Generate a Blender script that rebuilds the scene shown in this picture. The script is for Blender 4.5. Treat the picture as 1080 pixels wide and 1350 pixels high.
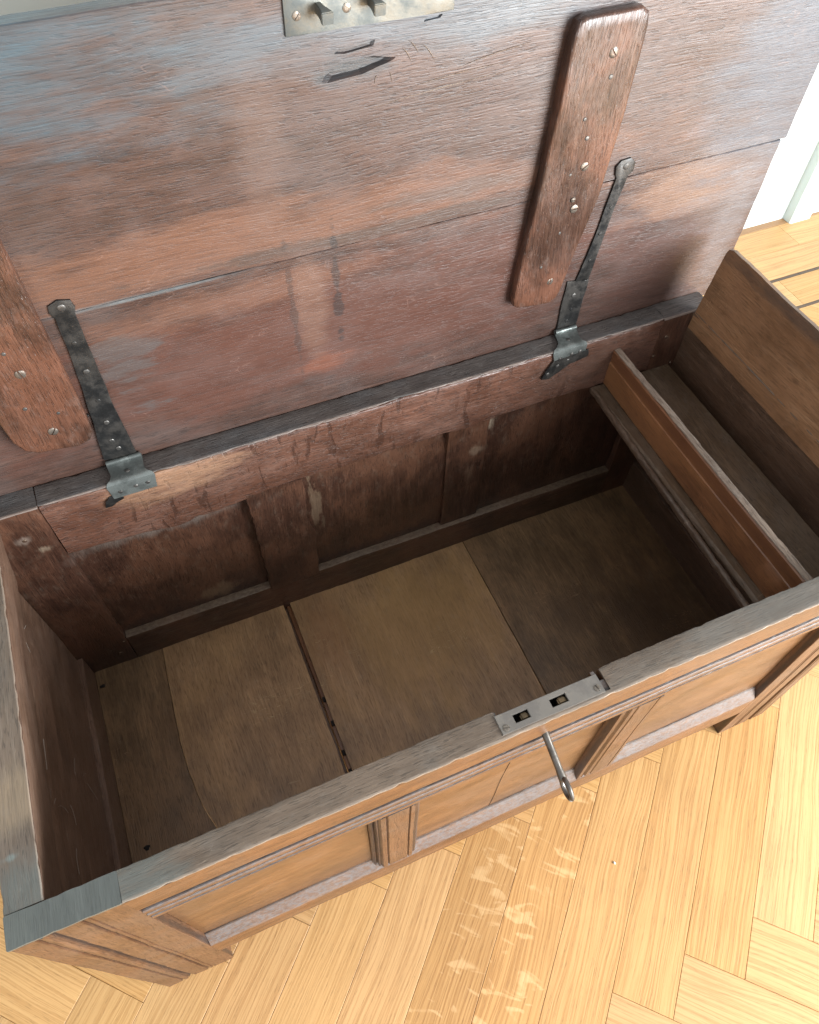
import bpy, bmesh, math, random
from mathutils import Matrix, Vector, noise

S = bpy.context.scene
for o in list(bpy.data.objects):
    bpy.data.objects.remove(o)
C = S.collection

# ------------------------------------------------------------------ camera
cam = bpy.data.cameras.new('camera')
cam.sensor_fit = 'HORIZONTAL'; cam.sensor_width = 36.0
cam.lens = 36.0 * 992.459 / 1080.0
cam.clip_start = 0.02; cam.clip_end = 60
camo = bpy.data.objects.new('camera', cam); C.objects.link(camo)
right = Vector((0.92102082, -0.38928251, 0.01340805))
down = Vector((-0.31218066, -0.75831315, -0.57228))
fwd = Vector((0.2329461, 0.52289606, -0.81994867))
M = Matrix((right, -down, -fwd)).transposed().to_4x4()
M.translation = Vector((0.31839953, -0.20684655, 1.45538475))
camo.matrix_world = M
S.camera = camo

# ------------------------------------------------------------------ light of the room
W = bpy.data.worlds.new('World'); S.world = W; W.use_nodes = True
wb = W.node_tree.nodes['Background']
wb.inputs[0].default_value = (0.95, 0.98, 1.0, 1); wb.inputs[1].default_value = 0.70

def window(name, loc, target, w, h, power, col):
    l = bpy.data.lights.new(name, 'AREA'); l.shape = 'RECTANGLE'; l.size = w; l.size_y = h
    l.energy = power; l.color = col
    o = bpy.data.objects.new(name, l); C.objects.link(o)
    o.location = loc
    o.rotation_euler = (Vector(target) - Vector(loc)).to_track_quat('-Z', 'Y').to_euler()
    return o
window('window_light', (2.75, -2.4, 1.2), (0.8, 0.0, 0.6), 2.6, 1.9, 400, (0.94, 0.98, 1.0))
window('window_light', (-1.3, -2.6, 1.45), (0.3, 0.2, 0.6), 1.2, 1.6, 30, (0.93, 0.98, 1.0))  # left window assumed, out of view; adds weak side light

S.view_settings.view_transform = 'Standard'
S.view_settings.look = 'None'
S.view_settings.exposure = 0.24
S.view_settings.gamma = 1
cy = S.cycles
cy.use_adaptive_sampling = True; cy.adaptive_threshold = 0.02; cy.time_limit = 780
cy.max_bounces = 6; cy.diffuse_bounces = 4; cy.glossy_bounces = 3
cy.caustics_reflective = False; cy.caustics_refractive = False
cy.use_denoising = True

H = 0.62; D = 0.5627; YI = 0.524; L = 1.195; T = 0.032; ZB = 0.133
LT = math.radians(1.0)     # the lid leans one degree back

# ------------------------------------------------------------------ node helper
class N:
    def __init__(s, name):
        s.m = bpy.data.materials.new(name); s.m.use_nodes = True
        s.t = s.m.node_tree; s.t.nodes.clear()
        s.out = s.t.nodes.new('ShaderNodeOutputMaterial')
        s.p = s.t.nodes.new('ShaderNodeBsdfPrincipled')
        s.t.links.new(s.p.outputs[0], s.out.inputs[0])
    def put(s, sock, v):
        if isinstance(v, bpy.types.NodeSocket): s.t.links.new(v, sock)
        elif v is not None:
            if hasattr(sock, 'default_value') and isinstance(v, tuple) and len(v) == 3 and sock.type == 'RGBA': v = v + (1,)
            sock.default_value = v
    def math(s, op, a, b=None, c=None, clamp=False):
        n = s.t.nodes.new('ShaderNodeMath'); n.operation = op; n.use_clamp = clamp
        for i, v in enumerate((a, b, c)):
            if v is not None: s.put(n.inputs[i], v)
        return n.outputs[0]
    def vmath(s, op, a, b=None, out=0):
        n = s.t.nodes.new('ShaderNodeVectorMath'); n.operation = op
        s.put(n.inputs[0], a)
        if b is not None: s.put(n.inputs[1], b)
        return n.outputs[out]
    def coord(s):
        return s.t.nodes.new('ShaderNodeTexCoord').outputs['Object']
    def rand(s):
        return s.t.nodes.new('ShaderNodeObjectInfo').outputs['Random']
    def scale(s, v, sc, off=None):
        n = s.t.nodes.new('ShaderNodeMapping'); s.put(n.inputs[0], v)
        n.inputs['Scale'].default_value = sc
        if off is not None: s.put(n.inputs['Location'], off)
        return n.outputs[0]
    def noise(s, v, sc=1, det=3, rough=.5, dist=0):
        n = s.t.nodes.new('ShaderNodeTexNoise'); s.put(n.inputs['Vector'], v)
        n.inputs['Scale'].default_value = sc; n.inputs['Detail'].default_value = det
        n.inputs['Roughness'].default_value = rough; n.inputs['Distortion'].default_value = dist
        return n.outputs[0]
    def ramp(s, v, a, b, c=0.0, d=1.0):
        n = s.t.nodes.new('ShaderNodeMapRange'); n.interpolation_type = 'SMOOTHSTEP'
        s.put(n.inputs[0], v); n.inputs[1].default_value = a; n.inputs[2].default_value = b
        n.inputs[3].default_value = c; n.inputs[4].default_value = d
        return n.outputs[0]
    def mix(s, f, a, b, mode='MIX'):
        n = s.t.nodes.new('ShaderNodeMix'); n.data_type = 'RGBA'; n.blend_type = mode
        s.put(n.inputs[0], f); s.put(n.inputs[6], a); s.put(n.inputs[7], b)
        return n.outputs[2]
    def gray(s, v):
        n = s.t.nodes.new('ShaderNodeCombineColor')
        for i in range(3): s.put(n.inputs[i], v)
        return n.outputs[0]
    def bump(s, h, strength, dist=.001):
        n = s.t.nodes.new('ShaderNodeBump'); n.inputs['Strength'].default_value = strength
        n.inputs['Distance'].default_value = dist; s.put(n.inputs['Height'], h)
        s.t.links.new(n.outputs[0], s.p.inputs['Normal'])

def axis_scale(ax, along, across):
    return tuple(along if i == 'xyz'.index(ax) else across for i in range(3))

def oak(name, dark, mid, light, ax='x', rough=.5, bump=.5, pore=.6, blotch=None, blotch_amt=.5,
        ray=0.0, raycol=None, stains_and_shading=(), var=.12, coat=0.0, figure=.5, dust=0.0, dustcol=(.35, .33, .30), spec=.5, grime=None, grimecol=(.028, .020, .018), topdust_glint=0.0, topcol=(.42, .44, .46), cont=.55, fs=1.0, gain=None):
    """aged oak: growth bands, fibre streaks, open pores, blotches, ray flecks, worn staining, painted light and shade"""
    n = N(name); co = n.coord()
    rnd = n.rand()
    off = n.vmath('SCALE', (37.1, 19.7, 53.3)); off.node.inputs['Scale'].default_value = 1
    n.t.links.new(rnd, off.node.inputs['Scale'])
    cr = n.vmath('ADD', co, off)
    # slow wander of the grain
    wn = n.t.nodes.new('ShaderNodeTexNoise'); wn.inputs['Scale'].default_value = 1
    wn.inputs['Detail'].default_value = 1
    n.put(wn.inputs['Vector'], n.scale(cr, axis_scale(ax, 3.2, 9)))
    wv = n.vmath('SUBTRACT', wn.outputs[1], (.5, .5, .5))
    wv = n.vmath('MULTIPLY', wv, (.03, .03, .03))
    cw = n.vmath('ADD', cr, wv)
    bands = n.noise(n.scale(cw, axis_scale(ax, 2.2 * fs, 75 * fs)), 1, 4, .62)
    fibre = n.noise(n.scale(cw, axis_scale(ax, 24 * fs, 420)), 1, 2, .65)
    pores = n.noise(n.scale(cw, axis_scale(ax, 60, 640)), 1, 1, .5)
    big = n.noise(co, 5.5, 4, .6, .6)
    mid2 = n.noise(n.scale(cr, axis_scale(ax, 9, 16)), 1, 6, .62, .3)
    g = n.math('ADD', n.math('MULTIPLY', bands, figure), n.math('MULTIPLY', fibre, 1 - figure))
    col = n.mix(n.ramp(g, .50 - .16 / cont, .50 + .07 / cont), dark, mid)
    col = n.mix(n.ramp(g, .52, .70), col, light)
    if blotch is not None:
        bm = n.ramp(n.math('ADD', n.math('MULTIPLY', big, .65), n.math('MULTIPLY', mid2, .35)), .46, .58, 0, blotch_amt)
        col = n.mix(bm, col, blotch)
    # broad darker / lighter handling marks
    dk = n.ramp(mid2, .30, .70, 1 - var * 2, 1 + var * 1.4)
    col = n.mix(1.0, col, n.gray(dk), 'MULTIPLY')
    pm = n.ramp(pores, .56, .66, 0, pore)
    col = n.mix(pm, col, tuple(c * .28 for c in dark))
    if ray:
        rs = n.noise(n.scale(cr, axis_scale(ax, 78, 17)), 1, 2, .5, .35)
        rm = n.ramp(rs, .575, .66, 0, ray)
        zone = n.ramp(n.noise(cr, 5, 3), .44, .58)
        rm = n.math('MULTIPLY', rm, zone)
        col = n.mix(rm, col, raycol or light)
    if stains_and_shading: sn = n.math('SUBTRACT', n.noise(n.scale(cr, axis_scale(ax, 7, 30)), 1, 5, .68), .5)
    for (c, r, scol, amt, edge) in stains_and_shading:
        dv = n.vmath('SUBTRACT', co, c)
        dv = n.vmath('MULTIPLY', dv, tuple(1 / q for q in r))
        ln = n.vmath('LENGTH', dv, out=1)
        ln = n.math('ADD', ln, n.math('MULTIPLY', sn, edge * 2.2))
        fm = n.ramp(ln, .35, 1.15, amt, 0)
        fm = n.math('MULTIPLY', fm, n.ramp(fibre, .3, .6, .65, 1))
        col = n.mix(fm, col, scol)
    if dust:
        dm = n.ramp(n.noise(n.scale(cr, axis_scale(ax, 40, 75)), 1, 6, .78), .50, .74, 0, dust)
        col = n.mix(dm, col, dustcol)
    if topdust_glint:
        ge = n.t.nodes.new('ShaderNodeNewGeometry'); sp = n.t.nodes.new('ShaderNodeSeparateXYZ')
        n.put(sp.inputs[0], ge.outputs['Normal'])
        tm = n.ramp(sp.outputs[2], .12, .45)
        tm = n.math('MULTIPLY', tm, n.ramp(n.noise(n.scale(cr, axis_scale(ax, 130, 220)), 1, 4, .75), .40, .60, topdust_glint * .45, topdust_glint))
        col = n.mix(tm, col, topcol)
    if grime:
        sep = n.t.nodes.new('ShaderNodeSeparateXYZ'); n.put(sep.inputs[0], co)
        gax, vals, hw, ga = grime; gm = None
        gn = n.noise(n.scale(cr, axis_scale(ax, 25, 60)), 1, 4, .65)
        for v in vals:
            q = n.ramp(n.math('ABSOLUTE', n.math('SUBTRACT', sep.outputs[gax], v)), hw * .4, hw * 1.3, 1, 0)
            gm = q if gm is None else n.math('MAXIMUM', gm, q)
        gm = n.math('MULTIPLY', gm, n.ramp(gn, .35, .5, ga * .55, ga))
        col = n.mix(gm, col, grimecol)
    # scratches
    vo = n.noise(n.scale(n.vmath('ADD', co, wv), (14, 70, 33)), 1, 1, .4, 2.5)
    sc = n.math('SUBTRACT', 1, n.ramp(n.math('ABSOLUTE', n.math('SUBTRACT', vo, .5)), 0, .012))
    sc = n.math('MULTIPLY', sc, n.ramp(n.noise(co, 11, 2), .55, .68))
    col = n.mix(n.math('MULTIPLY', sc, .25), col, tuple(min(1, q * 2.4 + .05) for q in light))
    if gain: col = n.mix(1.0, col, gain, 'MULTIPLY')
    n.put(n.p.inputs['Base Color'], col)
    rr = n.math('ADD', rough, n.math('MULTIPLY', n.math('SUBTRACT', mid2, .5), .35))
    rr = n.math('ADD', rr, n.math('MULTIPLY', pm, .15), clamp=True)
    n.put(n.p.inputs['Roughness'], rr)
    n.p.inputs['Specular IOR Level'].default_value = spec
    if coat:
        n.p.inputs['Coat Weight'].default_value = coat; n.p.inputs['Coat Roughness'].default_value = .28
    h = n.math('ADD', n.math('MULTIPLY', fibre, .55), n.math('MULTIPLY', bands, .5))
    h = n.math('SUBTRACT', h, n.math('MULTIPLY', pm, .7))
    if ray: h = n.math('SUBTRACT', h, n.math('MULTIPLY', rm, .5))
    n.bump(h, bump, .0022)
    return n.m

def metal(name, col, col2, rough, metallic=1.0, bump=.3, sc=60):
    n = N(name); co = n.coord()
    a = n.noise(co, sc, 5, .65); b = n.noise(co, sc * 6, 3, .6); c = n.noise(co, sc * .35, 3, .6)
    m = n.ramp(n.math('ADD', n.math('MULTIPLY', a, .6), n.math('MULTIPLY', c, .4)), .42, .58)
    n.put(n.p.inputs['Base Color'], n.mix(m, col, col2))
    n.put(n.p.inputs['Metallic'], metallic)
    n.put(n.p.inputs['Roughness'], n.ramp(a, .3, .7, rough - .12, rough + .18))
    n.bump(n.math('ADD', a, n.math('MULTIPLY', b, .4)), bump, .0008)
    return n.m

# ------------------------------------------------------------------ geometry helpers
def link(name, me, mat=None, parent=None):
    o = bpy.data.objects.new(name, me); C.objects.link(o)
    if mat is not None and me is not None: me.materials.append(mat)
    if parent is not None: o.parent = parent
    return o

def finish(bm, name, mat, parent, ang=35):
    bmesh.ops.recalc_face_normals(bm, faces=bm.faces)
    me = bpy.data.meshes.new(name); bm.to_mesh(me); bm.free()
    for p in me.polygons: p.use_smooth = True
    me.set_sharp_from_angle(angle=math.radians(ang))
    return link(name, me, mat, parent)

def rrect(a0, a1, b0, b1, r=.0025, seg=2, sub=0):
    """rounded rectangle, optional points along the sides"""
    pts = []
    for (cx, cy, st) in ((a1 - r, b0 + r, -90), (a1 - r, b1 - r, 0), (a0 + r, b1 - r, 90), (a0 + r, b0 + r, 180)):
        for i in range(seg + 1):
            t = math.radians(st + 90 * i / seg); pts.append((cx + r * math.cos(t), cy + r * math.sin(t)))
    if sub:
        out = []
        for i, p in enumerate(pts):
            q = pts[(i + 1) % len(pts)]; out.append(p)
            d = math.dist(p, q); k = int(d / sub)
            for j in range(1, k): out.append((p[0] + (q[0] - p[0]) * j / k, p[1] + (q[1] - p[1]) * j / k))
        pts = out
    return pts

def sweep(name, prof, ax, l0, l1, mat, parent, step=.02, wob=.0007, chip=.0006, seed=0, warp=None, ang=35):
    """closed profile swept along an axis, slightly uneven and worn like hand-cut timber"""
    n = max(1, int(abs(l1 - l0) / step)); bm = bmesh.new(); rings = []
    ca = sum(p[0] for p in prof) / len(prof); cb = sum(p[1] for p in prof) / len(prof)
    for i in range(n + 1):
        l = l0 + (l1 - l0) * i / n; ring = []
        for (a, b) in prof:
            d = math.hypot(ca - a, cb - b) + 1e-9
            p = Vector((a, b, l))
            k1 = noise.noise(Vector((a * 14 + seed, b * 14, l * 7)))
            k2 = noise.noise(Vector((a * 14, b * 14 + seed + 9, l * 7)))
            c = max(0, noise.noise(Vector((a * 60 + seed * 3, b * 60, l * 75)))) * chip * 2
            aa = a + k1 * wob + (ca - a) / d * c; bb = b + k2 * wob + (cb - b) / d * c
            v = {'x': (l, aa, bb), 'y': (aa, l, bb), 'z': (aa, bb, l)}[ax]
            v = Vector(v)
            if warp: v = warp(v)
            ring.append(bm.verts.new(v))
        rings.append(ring)
    m = len(prof)
    for i in range(n):
        for j in range(m):
            bm.faces.new((rings[i][j], rings[i][(j + 1) % m], rings[i + 1][(j + 1) % m], rings[i + 1][j]))
    bm.faces.new(rings[0]); bm.faces.new(list(reversed(rings[-1])))
    return finish(bm, name, mat, parent, ang)

def plate(name, poly, t, mat, parent, frame, bevel=.0008, wob=.0, step=None, seed=0, seg=2):
    """polygon (u,v) extruded by t towards the viewer and placed by frame(u,v,w)"""
    pts = poly
    if step:
        pts = []
        for i, p in enumerate(poly):
            q = poly[(i + 1) % len(poly)]; k = max(1, int(math.dist(p, q) / step))
            for j in range(k):
                u = p[0] + (q[0] - p[0]) * j / k; v = p[1] + (q[1] - p[1]) * j / k
                pts.append((u + wob * noise.noise(Vector((u * 25 + seed, v * 25, 1))), v + wob * noise.noise(Vector((u * 25, v * 25 + seed, 7)))))
    bm = bmesh.new()
    vs = [bm.verts.new((u, v, 0)) for u, v in pts]
    f = bm.faces.new(vs)
    r = bmesh.ops.extrude_face_region(bm, geom=[f])
    top = [e for e in r['geom'] if isinstance(e, bmesh.types.BMVert)]
    for v in top: v.co.z += t
    te = [e for e in bm.edges if e.verts[0].co.z > t * .5 and e.verts[1].co.z > t * .5]
    if bevel: bmesh.ops.bevel(bm, geom=te, offset=bevel, segments=seg, affect='EDGES', profile=.5)
    for v in bm.verts: v.co = Vector(frame(*v.co))
    return finish(bm, name, mat, parent)

def lidf(u, s, w):                     # lid plane: u along, s up the lid, w out towards the room
    return (u, D + s * math.sin(LT) - w * math.cos(LT), H + s * math.cos(LT) + w * math.sin(LT))
def topf(z):
    return lambda u, v, w: (u, v, z + w)

def disc(name, c, nrm, r, h, mat, parent, slot=False, seg=14, rot=0.0):
    """low domed head; an optional screw slot is cut as a sunk groove"""
    bm = bmesh.new(); nrm = Vector(nrm).normalized()
    q = nrm.to_track_quat('Z', 'Y'); rings = []
    for (rr, hh) in ((r, -h * 2), (r, h * .5), (r * .8, h * .95), (r * .4, h * 1.1)):
        rings.append([bm.verts.new((rr * math.cos(2 * math.pi * i / seg) * (1 + .05 * math.sin(i * 2.3)), rr * math.sin(2 * math.pi * i / seg), hh)) for i in range(seg)])
    for a, b in zip(rings, rings[1:]):
        for i in range(seg): bm.faces.new((a[i], a[(i + 1) % seg], b[(i + 1) % seg], b[i]))
    bm.faces.new(rings[-1])
    o_m = Matrix.Translation(Vector(c)) @ q.to_matrix().to_4x4() @ Matrix.Rotation(rot, 4, 'Z')
    if slot:
        # two half heads leave an open slot
        geom = bm.verts[:] + bm.edges[:] + bm.faces[:]
        for s_ in (1, -1):
            pass
        res = bmesh.ops.bisect_plane(bm, geom=geom, plane_co=(0, r * .16, 0), plane_no=(0, 1, 0))
        geom = bm.verts[:] + bm.edges[:] + bm.faces[:]
        bmesh.ops.bisect_plane(bm, geom=geom, plane_co=(0, -r * .16, 0), plane_no=(0, 1, 0))
        for v in bm.verts:
            if abs(v.co.y) < r * .17 and v.co.z > 0: v.co.z -= h * .0
        fs = [f for f in bm.faces if abs(f.calc_center_median().y) < r * .1 and f.calc_center_median().z > h * .4]
        if fs:
            rr = bmesh.ops.extrude_face_region(bm, geom=fs)
            for v in [e for e in rr['geom'] if isinstance(e, bmesh.types.BMVert)]: v.co.z -= h * .9
            bmesh.ops.delete(bm, geom=[f for f in fs if f.is_valid], context='FACES_ONLY')
    for v in bm.verts: v.co = o_m @ v.co
    return finish(bm, name, mat, parent, 30)

def tube(bm, pts, radii, seg=10, close=False):
    rings = []; n = len(pts)
    for i, p in enumerate(pts):
        p = Vector(p)
        if close: t = Vector(pts[(i + 1) % n]) - Vector(pts[i - 1])
        else: t = Vector(pts[min(i + 1, n - 1)]) - Vector(pts[max(i - 1, 0)])
        q = t.normalized().to_track_quat('Z', 'X')
        r = radii[i] if isinstance(radii, (list, tuple)) else radii
        rings.append([bm.verts.new(p + q @ Vector((r * math.cos(2 * math.pi * k / seg), r * math.sin(2 * math.pi * k / seg), 0))) for k in range(seg)])
    rng = range(n) if close else range(n - 1)
    for i in rng:
        a, b = rings[i], rings[(i + 1) % n]
        for k in range(seg): bm.faces.new((a[k], a[(k + 1) % seg], b[(k + 1) % seg], b[k]))
    if not close:
        bm.faces.new(rings[0]); bm.faces.new(rings[-1])

def carve(obj, cutters):
    for c in cutters:
        m = obj.modifiers.new('cut', 'BOOLEAN'); m.operation = 'DIFFERENCE'; m.solver = 'EXACT'; m.object = c
    dg = bpy.context.evaluated_depsgraph_get()
    me = bpy.data.meshes.new_from_object(obj.evaluated_get(dg))
    obj.modifiers.clear(); old = obj.data; obj.data = me; me.name = old.name
    for c in cutters: bpy.data.objects.remove(c)

def box_cut(x0, x1, y0, y1, z0, z1):
    bm = bmesh.new(); bmesh.ops.create_cube(bm, size=1)
    for v in bm.verts: v.co = Vector(((x0 + x1) / 2 + v.co.x * (x1 - x0), (y0 + y1) / 2 + v.co.y * (y1 - y0), (z0 + z1) / 2 + v.co.z * (z1 - z0)))
    me = bpy.data.meshes.new('cut'); bm.to_mesh(me); bm.free()
    return link('cut', me)

# ------------------------------------------------------------------ materials
IN_D, IN_M, IN_L = (.030, .014, .009), (.085, .040, .024), (.150, .078, .046)
W1 = .109; XR = L - W1
m_lid = oak('lid_oak', (.045, .024, .018), (.090, .048, .036), (.132, .078, .060), 'x', rough=.43, bump=.30, pore=.45, cont=.7, fs=.75, gain=(.80, .76, .74),
            blotch=(.090, .068, .062), blotch_amt=.5, figure=.5, dust=.06, dustcol=(.20, .18, .18), spec=.6, var=.10,
            stains_and_shading=(((.46, D, H + .295), (.60, .3, .050), (.185, .088, .052), .75, 1.2),
                    ((.55, D, H + .13), (.55, .3, .125), (.115, .046, .031), .7, 1.1),
                    ((.40, D, H + .22), (.22, .3, .026), (.170, .085, .055), .65, 1.2),
                    ((.525, D, H + .075), (.045, .3, .018), (.22, .080, .045), .55, 1.4),
                    ((1.10, D, H + .08), (.15, .3, .09), (.105, .055, .045), .5, .9),
                    ((1.13, D, H + .215), (.17, .3, .05), (.22, .125, .080), .75, 1.2),
                    ((.515, D, H + .18), (.026, .3, .10), (.185, .105, .075), .7, .6),
                    ((.48, D, H + .40), (.035, .3, .11), (.155, .100, .080), .5, .8),
                    ((-.02, D, H + .52), (.56, .3, .125), (.058, .105, .135), .92, .7),  # cool blue patches: wax bloom plus window sheen painted into the colour
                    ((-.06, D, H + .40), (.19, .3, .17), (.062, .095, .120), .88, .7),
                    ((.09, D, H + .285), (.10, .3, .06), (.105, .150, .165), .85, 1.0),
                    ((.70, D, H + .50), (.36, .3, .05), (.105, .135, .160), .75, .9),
                    ((.262, D, H + .155), (.040, .3, .05), (.085, .09, .09), .6, 3.2),
                    ((.595, D, H + .4585), (.062, .3, .0125), (.040, .046, .050), .85, 1.3),
                    ((.595, D, H + .477), (.042, .3, .007), (.045, .050, .054), .8, 1.3),
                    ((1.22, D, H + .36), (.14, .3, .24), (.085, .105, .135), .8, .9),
                    ((1.20, D, H + .12), (.035, .3, .16), (.17, .165, .175), .45, .8),  # pale upright streak of window light painted at the right end
                    ((.64, D, H + .266), (.30, .3, .010), (.065, .052, .045), .75, 2.0),
                    ((.70, D, H + .295), (.15, .3, .012), (.075, .060, .052), .6, 2.2),
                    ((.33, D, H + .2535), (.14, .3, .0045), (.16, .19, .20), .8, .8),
                    ((.552, D, H + .22), (.004, .3, .10), (.030, .026, .026), .7, 4.5),
                    ((.49, D, H + .16), (.003, .3, .10), (.040, .03, .027), .5, 4.5)))
m_batten = oak('batten_oak', (.042, .021, .014), (.088, .046, .030), (.135, .080, .056), 'z', gain=(.85, .75, .72), rough=.34, bump=.85, pore=.35, cont=.7,
               blotch=(.150, .068, .040), blotch_amt=.6, figure=.5, dust=.25, coat=.3, dustcol=(.22, .20, .185), var=.2)
FR = dict(coat=.2, topdust_glint=.5, topcol=(.150, .180, .205))  # ledge dust tinted cool, painting the window glint into the colour
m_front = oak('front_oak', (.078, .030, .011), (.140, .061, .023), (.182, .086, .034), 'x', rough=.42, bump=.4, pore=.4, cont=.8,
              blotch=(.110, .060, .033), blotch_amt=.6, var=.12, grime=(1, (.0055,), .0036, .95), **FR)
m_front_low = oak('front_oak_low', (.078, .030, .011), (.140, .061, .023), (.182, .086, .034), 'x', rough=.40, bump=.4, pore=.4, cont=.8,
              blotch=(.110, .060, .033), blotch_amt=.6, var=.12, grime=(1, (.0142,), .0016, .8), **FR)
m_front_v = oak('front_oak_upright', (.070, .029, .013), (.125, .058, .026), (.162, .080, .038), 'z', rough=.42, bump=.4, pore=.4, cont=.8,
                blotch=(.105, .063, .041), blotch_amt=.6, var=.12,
                grime=(1, (.0062,), .0044, .85), **FR)  # groove dirt by depth; also paints shade onto the muntin sides
m_panel = oak('front_panel_oak', (.090, .037, .012), (.142, .064, .023), (.175, .085, .034), 'x', rough=.36, bump=.25, pore=.3, cont=.8,
              grime=(2, (.4975, .216), .006, .55), grimecol=(.045, .025, .015),
              blotch=(.120, .066, .036), blotch_amt=.6, coat=.25, var=.16)
m_rim = oak('rim_oak', (.105, .070, .047), (.165, .118, .084), (.215, .162, .120), 'x', rough=.38, bump=.28, pore=.45,
            blotch=(.125, .103, .084), blotch_amt=.6, dust=.2, coat=.2, var=.12, dustcol=(.26, .235, .205), grime=(1, (0.0,), .0017, .5), grimecol=(.30, .235, .185),
            stains_and_shading=(((.12, .015, H), (.05, .05, .05), (.105, .115, .105), .8, 1.2), ((1.0, .015, H), (.30, .05, .05), (.125, .118, .105), .6, 1.0)))
m_rim_y = oak('end_rim_oak', (.105, .070, .047), (.165, .118, .084), (.215, .162, .120), 'y', rough=.38, bump=.28, pore=.45,
            blotch=(.125, .103, .084), blotch_amt=.5, dust=.15, coat=.2, var=.12, dustcol=(.26, .235, .205), grime=(0, (.0385,), .002, .6), grimecol=(.30, .235, .185),
            stains_and_shading=(((.02, .14, H), (.05, .045, .05), (.27, .195, .125), .8, .8), ((.02, .05, H), (.05, .045, .05), (.11, .12, .11), .8, .6), ((.012, .085, H), (.014, .006, .05), (.20, .25, .24), .6, 1.4)))
m_rim_post = oak('rim_end_grain_oak', (.082, .088, .080), (.108, .117, .108), (.135, .143, .132), 'y', rough=.38, bump=.25, pore=.15,
                 blotch=(.105, .112, .100), blotch_amt=.6, coat=.25, var=.07)
m_rim_back = oak('back_rim_oak', (.045, .037, .034), (.085, .072, .066), (.125, .108, .100), 'x', rough=.40, bump=.55, pore=.5,
                 blotch=(.075, .080, .084), blotch_amt=.5, dust=.15, grime=(1, (YI,), .0022, .7), grimecol=(.26, .20, .17))
m_rail_in = oak('back_rail_oak', (.070, .032, .021), (.130, .066, .046), (.185, .105, .078), 'x', gain=(1.0, .86, .78), rough=.40, bump=.8, pore=.5,
                blotch=(.155, .098, .080), blotch_amt=.5, ray=.7, raycol=(.045, .021, .014), dust=.22, coat=.2, dustcol=(.30, .24, .21),
                stains_and_shading=(((.27, YI, H - .02), (.10, .05, .045), (.40, .27, .18), .6, 1.2), ((.95, YI, H - .06), (.12, .05, .06), (.07, .045, .035), .6, 1.2)))
m_in_x = oak('inside_oak', (.036, .017, .011), (.085, .043, .026), (.14, .080, .050), 'x', rough=.40, bump=.5, pore=.4, blotch=(.14, .062, .036), blotch_amt=.5, coat=.15, dust=.15, topdust_glint=.7, topcol=(.24, .175, .115))
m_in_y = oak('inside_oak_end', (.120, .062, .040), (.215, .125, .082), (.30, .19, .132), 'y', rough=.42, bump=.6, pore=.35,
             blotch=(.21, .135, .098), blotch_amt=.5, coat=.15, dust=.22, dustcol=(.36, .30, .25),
             stains_and_shading=(((.005, .30, .37), (.02, .05, .07), (.10, .06, .045), .6, 1.6),))
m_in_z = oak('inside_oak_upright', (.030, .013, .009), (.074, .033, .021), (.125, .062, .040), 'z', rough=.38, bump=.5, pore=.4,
             blotch=(.135, .060, .034), blotch_amt=.6, coat=.2, dust=.2, dustcol=(.26, .21, .16),
             stains_and_shading=(((.476, .536, .40), (.012, .06, .10), (.21, .145, .095), .7, 3.0), ((.27, .536, .245), (.05, .06, .022), (.26, .18, .11), .6, 1.8),
                     ((.80, .53, .475), (.012, .05, .018), (.34, .27, .20), .8, 1.4), ((.775, .53, .42), (.02, .05, .015), (.28, .20, .14), .6, 1.8), ((.765, .53, .36), (.010, .05, .04), (.20, .12, .08), .6, 1.8),
                     ((.24, .545, .478), (.17, .06, .022), (.17, .135, .115), .8, .8), ((.055, YI, .56), (.012, .05, .012), (.30, .24, .20), .6, 1.2), ((.07, YI, .53), (.012, .05, .010), (.32, .25, .18), .7, 1.2)))
m_bed = oak('bottom_board_oak', (.28, .158, .078), (.42, .25, .128), (.52, .325, .172), 'y', rough=.42, bump=.35, pore=.35,
            blotch=(.44, .262, .115), blotch_amt=.35, figure=.4, dust=.15, fs=.8, dustcol=(.40, .35, .27), coat=.12, var=.12, cont=.6,
            stains_and_shading=(((.60, .38, ZB), (.20, .17, .1), (.46, .265, .095), .55, .9), ((.44, .42, ZB), (.05, .12, .1), (.34, .165, .075), .5, .9), ((.25, .12, ZB), (.10, .05, .1), (.30, .25, .20), .5, 1.2)))
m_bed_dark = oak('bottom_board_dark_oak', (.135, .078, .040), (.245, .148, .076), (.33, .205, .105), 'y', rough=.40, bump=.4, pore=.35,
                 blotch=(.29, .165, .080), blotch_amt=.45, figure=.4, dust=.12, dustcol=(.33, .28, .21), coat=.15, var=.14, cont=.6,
                 stains_and_shading=(((1.06, .16, ZB), (.17, .26, .1), (.085, .050, .030), .75, .8), ((.90, .30, ZB), (.05, .07, .1), (.12, .07, .04), .5, 1.4)))  # large dark patch paints the till's shade into the right board
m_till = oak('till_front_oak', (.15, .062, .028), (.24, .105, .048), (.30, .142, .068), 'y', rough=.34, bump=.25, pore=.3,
             blotch=(.27, .12, .050), blotch_amt=.6, coat=.3, stains_and_shading=(((1.01, .28, .570), (.05, .42, .016), (.14, .055, .028), .8, .25),))  # darker upper strip is shade on the board, painted into its colour
m_till_lid = oak('till_lid_oak', (.19, .092, .043), (.285, .150, .076), (.35, .20, .108), 'y', rough=.40, bump=.35, pore=.28,
                 blotch=(.23, .120, .064), blotch_amt=.5, coat=.2, dust=.06,
                 stains_and_shading=(((1.17, .36, .735), (.05, .20, .022), (.095, .065, .050), .8, 1.0), ((1.17, .30, .66), (.05, .012, .005), (.07, .035, .02), .6, 1)))
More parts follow.
